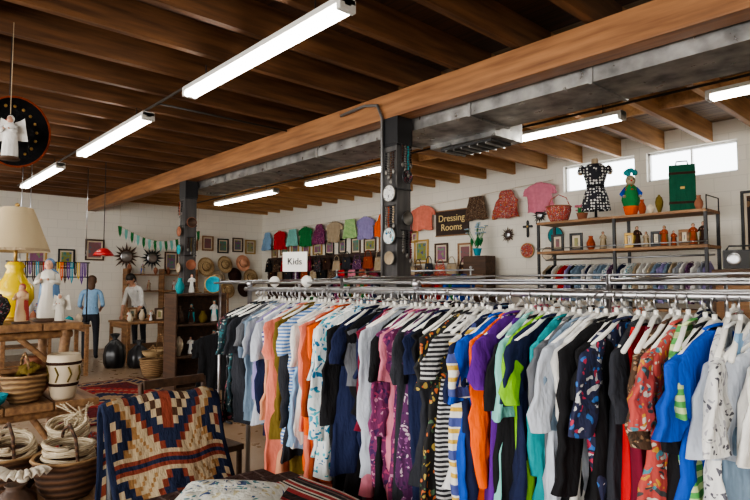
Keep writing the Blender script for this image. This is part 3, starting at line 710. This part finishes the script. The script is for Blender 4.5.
# red rug
RC={'r':F('rug_red',(.33,.025,.022)),'d':F('rug_maroon',(.12,.012,.015)),'n':T['navy'],'b':F('rug_sand',(.36,.24,.14))}
def rugm(i,j,nu=50,nv=36):
    e=min(i,j,nu-1-i,nv-1-j)
    if e<1: return RC['d']
    if e<2: return RC['b']
    if e<5: return RC['n'] if (i+j)%3 else RC['b']
    if e==5: return RC['b']
    x=abs(i-nu/2+.5);y=abs(j-nv/2+.5); q=int(x+y*1.3)
    if q<4: return RC['b']
    if q<8: return RC['n']
    if q in(8,14): return RC['b']
    if (i%6==2 and j%5==2): return RC['n']
    return RC['r'] if q<19 else RC['d']
MB().grid(lambda u,v:((u-.5)*2.8,(v-.5)*1.9,.012+.002*math.sin(u*9)),50,36,rugm).obj('persian_rug',(-8.1,2.62,0),.05,solid=-.008)
def rustic(name,c,sx,sy,h,z0=0):
    m=MB(); n=4
    for k in range(n): m.box((0,-sy/2+sy*(k+.5)/n,h-.025),(sx,sy/n-.006,.05),RUSTW)
    for a in (-1,1):
        for b_ in (-1,1):
            m.tube([(a*(sx/2-.09),b_*(sy/2-.09),0),(a*(sx/2-.11),b_*(sy/2-.1),h*.5),(a*(sx/2-.08),b_*(sy/2-.09),h-.04)],[.04,.032,.036],RUSTW,10)
    m.tube([(sx/2-.09,-sy/2+.05,h-.09),(sx/2-.09,sy/2-.05,h-.08)],.028,RUSTW,8)
    m.tube([(sx/2-.09,-sy/2+.12,h*.35),(sx/2-.1,sy/2-.12,h*.4)],.022,RUSTW,8)
    m.tube([(sx/2-.09,sy/2-.1,h*.3),(sx/2-.09,sy/2-.4,h-.07)],.02,RUSTW,8)
    m.obj(name,(c[0],c[1],z0),bevel=.006)
rustic('rustic_log_table',(-4.62,.72),.95,1.1,.78)
rustic('rustic_log_bench',(-4.70,.70),.8,1.0,.5,.78)
m=MB(); YE=plain('yellow_ceramic',(.78,.55,.01),.22)
m.lathe([(.001,0),(.09,0),(.095,.02),(.05,.03)],(0,0,0),GOLD,24)
m.lathe([(.05,.03),(.085,.08),(.125,.16),(.12,.24),(.07,.31),(.05,.37),(.065,.39),(.045,.42)],(0,0,0),YE,28)
m.tube([(0,0,.4),(0,0,.56)],.012,GOLD); 
SH,nt,b=newmat('linen_lampshade'); b.inputs['Base Color'].default_value=(.50,.40,.25,1); b.inputs['Roughness'].default_value=.9
m.lathe([(.215,.50),(.205,.53),(.15,.68),(.105,.80),(.10,.81)],(0,0,0),SH,36,rip=.012,ripn=18); m.lathe([(.218,.495),(.214,.515)],(0,0,0),T['beige'],36)
m.ell((0,0,.83),.016,GOLD,8)
mm=m.obj('table_lamp',(-4.76,.86,1.28)); 
figurine('saint_statue',(-4.5,1.02,1.28),.45,plain('robe_white',(.58,.55,.48),.5),plain('cloak_blue',(.10,.20,.36),.5),.95)
figurine('saint_statue',(-4.40,.84,1.28),.27,plain('robe_cream',(.55,.36,.2),.5),plain('cloak_red',(.35,.04,.03),.5),.9)
figurine('angel_statue',(-4.36,1.06,1.28),.2,MC['robe_white'],MC['robe_white'],.9,wings=MC['robe_white'])
vase('ceramic_vase',(-4.35,.70,1.28),.2,.07,T['blkpat'],2)
m=MB().lathe([(.001,0),(.06,0),(.075,.02),(.09,.12),(.105,.24),(.1,.29),(.085,.3),(.08,.28),(.001,.1)],(0,0,0),CREAM,28)
for z,q in ((.09,.089),(.23,.106)): m.lathe([(q-.002,z),(q+.002,z+.01),(q,z+.02)],(0,0,0),T['choc'],28)
for k in range(8):
    a=k*pi/4; m.tube([(.092*math.cos(a),.092*math.sin(a),.12),(.1*math.cos(a+.2),.1*math.sin(a+.2),.17),(.103*math.cos(a),.103*math.sin(a),.22)],.006,T['olive'],5)
m.obj('painted_urn',(-4.25,1.07,.78))
vase('wicker_basket',(-4.3,.85,.78),.18,.13,WICK,1,WICK)
m=MB()
for k in range(5):
    a=k*.5; m.tube([(.05*k-.1,-.02,.0+.02*k),(.05*k-.1,0,.05),(.05*k-.06,.06,.09)],[.022,.026,.012],T['olive'],8)
m.obj('gourd_cluster',(-4.3,.85,.93))
MB().lathe([(.001,0),(.05,0),(.09,.03),(.11,.08),(.1,.08),(.001,.02)],(0,0,0),T['cyan'],24).obj('turquoise_bowl',(-4.22,.64,.78))
vase('clay_pot',(-4.55,.95,.78),.26,.12,CLAY,0,T['choc']); vase('clay_pot',(-4.6,.6,.78),.3,.13,DARKW,0)
m=MB()
for z in (.1,.26,.42):
    for s in (-1,1): m.box((s*.33,0,z),(.02,1.0,.12),RUSTW); m.box((0,s*.5,z),(.66,.02,.12),RUSTW)
m.box((0,0,.475),(.7,1.04,.02),RUSTW)
for a in (-1,1):
    for b_ in (-1,1): m.box((a*.31,b_*.47,.24),(.04,.04,.46),RUSTW)
m.obj('wooden_crate',(-3.35,.55,0))
def coil(name,loc,R0,n,r,mat,h=.03,tilt=None):
    pts=[]
    for i in range(n*24):
        a=i*2*pi/24; q=R0*(1+.06*math.sin(a*.37)); pts.append((q*math.cos(a),q*math.sin(a)*.9,r+h*i/24+.008*math.sin(a*1.7)))
    MB().tube(pts,r,mat,7).obj(name,loc,rot=tilt)
DWK=weave('dark_wicker',(.03,.012,.006),(.12,.055,.025))
vase('woven_basket',(-3.2,.84,.485),.20,.16,DWK,1,WICK)
coil('rope_coil',(-3.2,.84,.65),.12,4,.012,ROPE,.022)
vase('woven_basket',(-3.48,.93,.485),.22,.12,T['multi'],1)
coil('rope_coil',(-3.48,.92,.70),.1,4,.012,ROPE,.022,(.25,.2,0))
vase('woven_basket',(-3.45,.62,.485),.2,.16,DWK,1,WICK)
coil('rope_coil',(-3.45,.64,.66),.11,3,.014,ROPE,.03,(.1,.25,0))
m=MB()
def sh(u,v):
    a=(u-.5)*2.6; r=.15*v*(1+.06*math.cos(u*2*pi*11)*v); return (r*math.sin(a),-r*math.cos(a),.08*math.sin(v*2.2)+.012*math.cos(u*2*pi*11)*v)
m.grid(sh,66,12,plain('shell_white',(.66,.60,.5),.4)); m.ell((0,.0,.02),(.03,.02,.02),MC['shell_white'],8)
m.obj('seashell',(-3.14,.63,.61),.9,solid=.006)
vase('clay_pot',(-3.13,.60,.485),.13,.09,DARKW,0)
m=MB()
for k in range(9): m.tube([(R.uniform(-.04,.04),R.uniform(-.04,.04),0),(R.uniform(-.07,.07),R.uniform(-.07,.07),.12),(R.uniform(-.1,.1),R.uniform(-.1,.1),.2)],[.009,.007,.003],ROPE,6)
m.obj('dried_grass_bundle',(-3.48,.93,.68))
# ---------------------------------------------------------------- chair + navajo blanket
m=MB(); cx=-2.62
for y in (-.26,.26):
    m.tube([(-.26,y,0),(-.24,y,.42),(-.29,y,.94)],.02,BLACKM,8); m.tube([(.24,y,0),(.24,y,.40)],.02,BLACKM,8)
    m.tube([(-.24,y,.2),(.24,y,.2)],.012,BLACKM,8)
m.box((0,0,.41),(.52,.52,.04),BLACKM)
for z in (.55,.72,.93): m.tube([(-.27,-.26,z),(-.27,.26,z)],.016,BLACKM,8)
m.obj('side_chair',(cx,1.2,0),0)
NV={'n':F('yarn_navy',(.018,.026,.06)),'c':F('yarn_cream',(.48,.38,.24)),'r':F('yarn_rust',(.22,.05,.028)),'t':F('yarn_teal',(.03,.10,.10)),'b':F('yarn_brown',(.08,.038,.022)),'y':F('yarn_tan',(.33,.18,.07))}
NU,NVV=48,96
def navm(i,j):
    x=int(abs(i-NU/2+.5)); 
    if i<2 or i>=NU-2: return NV['n']
    jj=(j+12)%32; y=abs(jj-16)
    if jj<1: return NV['n']
    if jj in (1,31): return NV['r']
    if jj in (2,30): return NV['c']
    q=(x//2)+ (y//2)
    if x<2: return NV['r'] if y<9 else NV['n']
    if q<2: return NV['n']
    if q==2: return NV['c']
    if q<4: return NV['b']
    if q==4: return NV['c']
    if q<7: return NV['n']
    if q==7: return NV['r']
    if q==8: return NV['c']
    q2=((23-x)//2)+(abs(y-8)//2)
    if q2<2: return NV['r']
    if q2==2: return NV['c']
    if q2<5: return NV['n']
    if q2==5: return NV['y']
    return NV['c'] if (x+y)%4 else NV['y']
prof=[(-.42,.30),(-.36,.70),(-.335,.93),(-.30,.985),(-.25,.95),(-.19,.75),(-.10,.57),(.0,.49),(.14,.47),(.28,.455),(.33,.40),(.35,.15)]
seg=[0]
for a,b_ in zip(prof,prof[1:]): seg.append(seg[-1]+math.dist(a,b_))
def pp(t):
    s=t*seg[-1]
    for k in range(len(seg)-1):
        if s<=seg[k+1]+1e-9:
            f=(s-seg[k])/(seg[k+1]-seg[k]); return (prof[k][0]+(prof[k+1][0]-prof[k][0])*f,prof[k][1]+(prof[k+1][1]-prof[k][1])*f)
    return prof[-1]
def bl(u,v):
    x,z=pp(v); y=(u-.5)*.60
    return (x+.012*math.sin(u*9+v*5),y+.01*math.sin(v*11),z+.008*math.sin(u*14+v*3)-(.03*(abs(u-.5)*2)**6))
m=MB().grid(bl,NU,NVV,navm)
m.obj('navajo_blanket',(cx,1.2,0),solid=.012)
m=MB()
for y in (-.24,.24): m.tube([(-.22,y,0),(-.22,y,.42),(-.27,y,.86)],.02,DARKW,8); m.tube([(.2,y,0),(.2,y,.42)],.02,DARKW,8)
m.box((0,0,.43),(.46,.52,.04),DARKW)
for z in (.6,.72,.85): m.box((-.25,0,z),(.025,.46,.06),DARKW)
m.obj('wooden_chair',(-3.75,1.75,0),.1,bevel=.005)
table('low_table',(-1.70,1.07),1.0,.60,.70,DARKW)
S=[F('wool_brown',(.05,.024,.018)),F('wool_red',(.30,.03,.03)),F('wool_white',(.55,.50,.42)),F('wool_black',(.016,.014,.015)),F('wool_grey',(.12,.08,.07))]
def strip(i,j):
    if i<6: return S[0] if (j%9) else S[4]
    k=j%22
    return [S[3],S[3],S[1],S[1],S[1],S[2],S[3],S[2],S[1],S[1],S[2],S[3],S[3],S[4],S[3],S[1],S[2],S[1],S[1],S[3],S[0],S[0]][k]
def fold(z,w,d,ox,oy,rz=0):
    def f(u,v):
        x=(u-.5)*w
        t=v*(d+.08)
        if t<.04: y=-d/2; zz=z-.04+t
        elif t>d+.04: y=d/2; zz=z-(t-d-.04)
        else: y=-d/2+(t-.04); zz=z+.004*math.sin(x*12+y*9)
        return (ox+x,oy+y,zz)
    return f
m=MB()
m.grid(fold(.745,.98,.56,0,0),60,66,lambda i,j:S[0] if j%7 else S[4])
m.grid(fold(.785,.78,.50,.10,.035),60,66,strip)
for k in range(48): 
    m.tube([(-.29+k*.016,.285,.77),(-.29+k*.016+R.uniform(-.006,.006),.315,.745),(-.29+k*.016+R.uniform(-.01,.01),.322,.70)],.003,S[2],4)
for k in range(30): 
    m.tube([(.48,-.2+k*.016,.775),(.51,-.2+k*.016+R.uniform(-.006,.006),.75),(.515,-.2+k*.016,.70)],.003,S[2],4)
m.obj('folded_striped_blankets',(-1.70,1.07,0),solid=.01)
m=MB()
def pil(s):
    def f(u,v):
        a,b_=u*2-1,v*2-1; e=(1-abs(a)**3)*(1-abs(b_)**3)
        return (a*.18*(1-.06*(1-b_*b_)),b_*.13*(1-.06*(1-a*a)),s*.045*e**.5 if e>0 else 0)
    return f
pf=floral('pillow_print',[(.60,.60,.54),(.62,.62,.56),(.07,.2,.22),(.5,.45,.28),(.03,.07,.18)],34)
m.grid(pil(1),20,16,pf).grid(pil(-1),20,16,pf)
m.obj('throw_pillow',(-1.72,.92,.84),rot=(.1,.0,.75))
# sombrero + doll
m=MB().lathe([(.001,.24),(.04,.235),(.07,.16),(.095,.04),(.1,0),(.16,-.015),(.22,.0),(.26,.05),(.27,.07),(.258,.055),(.215,-.008),(.15,-.025),(.001,-.02)],(0,0,0),T['blk'],36)
m.lathe([(.262,.05),(.276,.072),(.262,.066)],(0,0,0),T['rust'],36); m.lathe([(.101,0),(.097,.03)],(0,0,0),T['red'],30)
for k in range(18):
    a=k*pi/9; m.ell((.2*math.cos(a),.2*math.sin(a),-.0),(.014,.014,.006),GOLD,7); m.ell((.2*math.cos(a),.2*math.sin(a),-.018),(.014,.014,.006),T['red'],7)
m.obj('sombrero',(-5.2,.88,2.74),rot=(0,1.75,.35))
MB().tube([(0,0,0),(0,0,.76)],.004,BLACKM,5).obj('hanging_cord',(-5.2,.86,2.74))
figurine('angel_doll',(-4.9,.82,2.46),.34,T['white'],T['white'],.95,wings=T['white'])
MB().tube([(0,0,0),(0,0,.70)],.003,ROPE,5).obj('hanging_cord',(-4.9,.82,2.8))
MB().tube([(0,0,0),(0,0,3.5)],.022,BLACKM,10).lathe([(.14,0),(.14,.02),(.03,.04)],(0,0,0),BLACKM,20).obj('floor_pole',(-5.3,.62,0))
# ---------------------------------------------------------------- people
def person(name,loc,rz,shirt,pants,hairm,lean=0,armL=None,armR=None,long_hair=False,H=1.7,shoe=None):
    s=H/1.7
    J=[];E=[]
    def j(p,r,part,par=None,ry=None):
        J.append((Vector(p),(r,ry or r),part))
        if par is not None: E.append((par,len(J)-1))
        return len(J)-1
    pel=j((0,0,.96),.14,'pants',None,.11)
    sp=j((0,0,1.10),.125,'shirt',pel,.10); ch=j((0,-.005,1.28),.15,'shirt',sp,.105); up=j((0,-.01,1.39),.10,'shirt',ch,.075)
    nk=j((0,0,1.46),.05,'skin',up); n2=j((0,.01,1.52),.05,'skin',nk); hd=j((0,.02,1.60),.082,'skin',n2,.092); tp=j((0,.02,1.67),.06,'skin',hd,.07)
    for sg,A in ((-1,armL),(1,armR)):
        A=A or [(sg*.21,.0,1.12),(sg*.2,.08,.88)]
        sh_=j((sg*.165,-.01,1.385),.055,'shirt',up); el=j(A[0],.043,'shirt',sh_); md=j((Vector(A[0])*.6+Vector(A[1])*.4),.038,'skin',el); wr=j(A[1],.026,'skin',md)
        d=(Vector(A[1])-Vector(A[0])).normalized(); j(Vector(A[1])+d*.07,.032,'skin',wr,.018)
        h1=j((sg*.095,0,.86),.088,'pants',pel); k1=j((sg*.105,.015,.5),.06,'pants',h1); c1=j((sg*.107,-.005,.35),.055,'pants',k1); a1=j((sg*.11,-.02,.10),.042,'pants',c1); j((sg*.115,.10,.045),.042,'shoe',a1)
    def bend(p,isleg):
        p=Vector(p)
        if not isleg and lean: 
            q=p-Vector((0,0,.96)); p=Matrix.Rotation(-lean,3,'X')@q+Vector((0,0,.96))
        return p*s
    vs=[]
    for i,(p,r,part) in enumerate(J):
        leg=part in('pants','shoe') and i!=0
        vs.append(bend(p,leg))
    me=bpy.data.meshes.new('sk'); me.from_pydata([tuple(v) for v in vs],E,[]); o=bpy.data.objects.new('sk',me); col.objects.link(o)
    sk=o.modifiers.new('skin','SKIN'); sb_=o.modifiers.new('sub','SUBSURF'); sb_.levels=2
    for i,sv in enumerate(me.skin_vertices[0].data): sv.radius=(J[i][1][0]*s,J[i][1][1]*s); sv.use_root=(i==0)
    bpy.context.view_layer.update()
    ev=o.evaluated_get(bpy.context.evaluated_depsgraph_get()); em=ev.to_mesh()
    verts=[tuple(v.co) for v in em.vertices]; faces=[tuple(p.vertices) for p in em.polygons]
    mats={'shirt':shirt,'pants':pants,'skin':SKIN,'shoe':shoe or T['blk']}
    fm=[]
    for f in faces:
        c=sum((Vector(verts[k]) for k in f),Vector())/len(f); best=None
        for a,b_ in E:
            A,B=vs[a],vs[b_]; d=B-A; t=max(0,min(1,(c-A).dot(d)/max(d.length_squared,1e-9))); q=(c-(A+d*t)).length
            if best is None or q<best[0]: best=(q,J[a][2] if t<.5 else J[b_][2])
        fm.append(mats[best[1]])
    ev.to_mesh_clear(); bpy.data.objects.remove(o)
    m=MB().add(verts,faces,fm)
    M=Matrix.Scale(s,4)@Matrix.Translation((0,0,.96))@Matrix.Rotation(-lean,4,'X')@Matrix.Translation((0,0,-.96))
    m.ell((0,.105,1.595),(.011,.018,.018),SKIN,8,M); 
    for sg in (-1,1):
        m.ell((sg*.03,.096,1.62),(.011,.008,.007),WHITEP,8,M); m.ell((sg*.03,.102,1.62),(.005,.004,.005),BLACKM,6,M); m.ell((sg*.083,.015,1.60),(.012,.02,.028),SKIN,8,M)
        m.tube([(sg*.018,.102,1.638),(sg*.045,.094,1.64)],.004,hairm,5,M)
    m.tube([(-.022,.1,1.562),(0,.106,1.558),(.022,.1,1.562)],.005,plain('lips',(.5,.16,.13),.5),6,M)
    m.ell((0,-.002,1.645),(.092,.1,.085),hairm,16,M); m.ell((0,-.035,1.60),(.088,.075,.095),hairm,14,M)
    if long_hair: m.ell((0,-.06,1.52),(.075,.045,.12),hairm,14,M)
    m.lathe([(.075,1.43),(.065,1.455),(.058,1.45)],(0,-.004,0),shirt,20,M=M)
    m.lathe([(.155,.93),(.152,.96),(.14,1.05)],(0,0,0),shirt,24,sy=.8,M=M)
    for sg,A in ((-1,armL),(1,armR)):
        A=A or [(sg*.21,.0,1.12),(sg*.2,.08,.88)]
        w=Vector(A[1]); d=(w-Vector(A[0])).normalized(); side=Vector((1,0,0))-d*d.x; side.normalize(); nrm=d.cross(side)
        b0=w+d*.075
        for k,(o_,L) in enumerate(((-.027,.06),(-.009,.072),(.009,.078),(.027,.07))):
            a=b0+side*o_*-sg; m.tube([a-d*.02,a+d*L*.5,a+d*L*.8+nrm*.012,a+d*L+nrm*.025],[.009,.0085,.0075,.006],SKIN,7,M)
        a=w+d*.03+side*-sg*.025; m.tube([a,a+d*.03-side*sg*.025,a+d*.055-side*sg*.03],[.011,.01,.008],SKIN,7,M)
    return m.obj(name,loc,rz)
brown_hair=plain('hair_brown',(.10,.05,.025),.6); dkh=plain('hair_dark',(.02,.015,.012),.5)
person('woman',(-12.4,3.58,0),1.2,T['lblue'],T['dk'],brown_hair,.06,[(-.22,.04,1.12),(-.14,.26,1.02)],[(.22,.03,1.12),(.16,.25,1.05)],True,1.68)
person('man',(-12.95,4.75,0),3.67,T['white'],T['dk'],dkh,.45,[(-.22,.14,1.10),(-.16,.36,.98)],[(.22,.16,1.12),(.14,.38,1.0)],False,1.80)
# ---------------------------------------------------------------- lights
def area(loc,rot,sx,sy,p,c):
    l=bpy.data.lights.new('daylight','AREA'); l.shape='RECTANGLE'; l.size=sx; l.size_y=sy; l.energy=p; l.color=c
    o=bpy.data.objects.new('daylight_window_lamp',l); o.location=loc; o.rotation_euler=rot; col.objects.link(o)
for (a,b_,c,d) in fw:
    area(((a+b_)/2,YF+.05,(c+d)/2),(pi/2,0,0),b_-a,d-c,150,(1,.94,.84))
w=bpy.data.worlds.new('world'); scene.world=w; w.use_nodes=True
w.node_tree.nodes['Background'].inputs[0].default_value=(.93,.96,1,1); w.node_tree.nodes['Background'].inputs[1].default_value=5.5
cd=bpy.data.cameras.new('camera'); cd.sensor_width=36; cd.lens=27.36; cd.clip_start=.05
co_=bpy.data.objects.new('camera',cd); co_.location=(0,0,1.55); co_.rotation_euler=(math.radians(93.31),0,math.radians(47.5)); col.objects.link(co_); scene.camera=co_
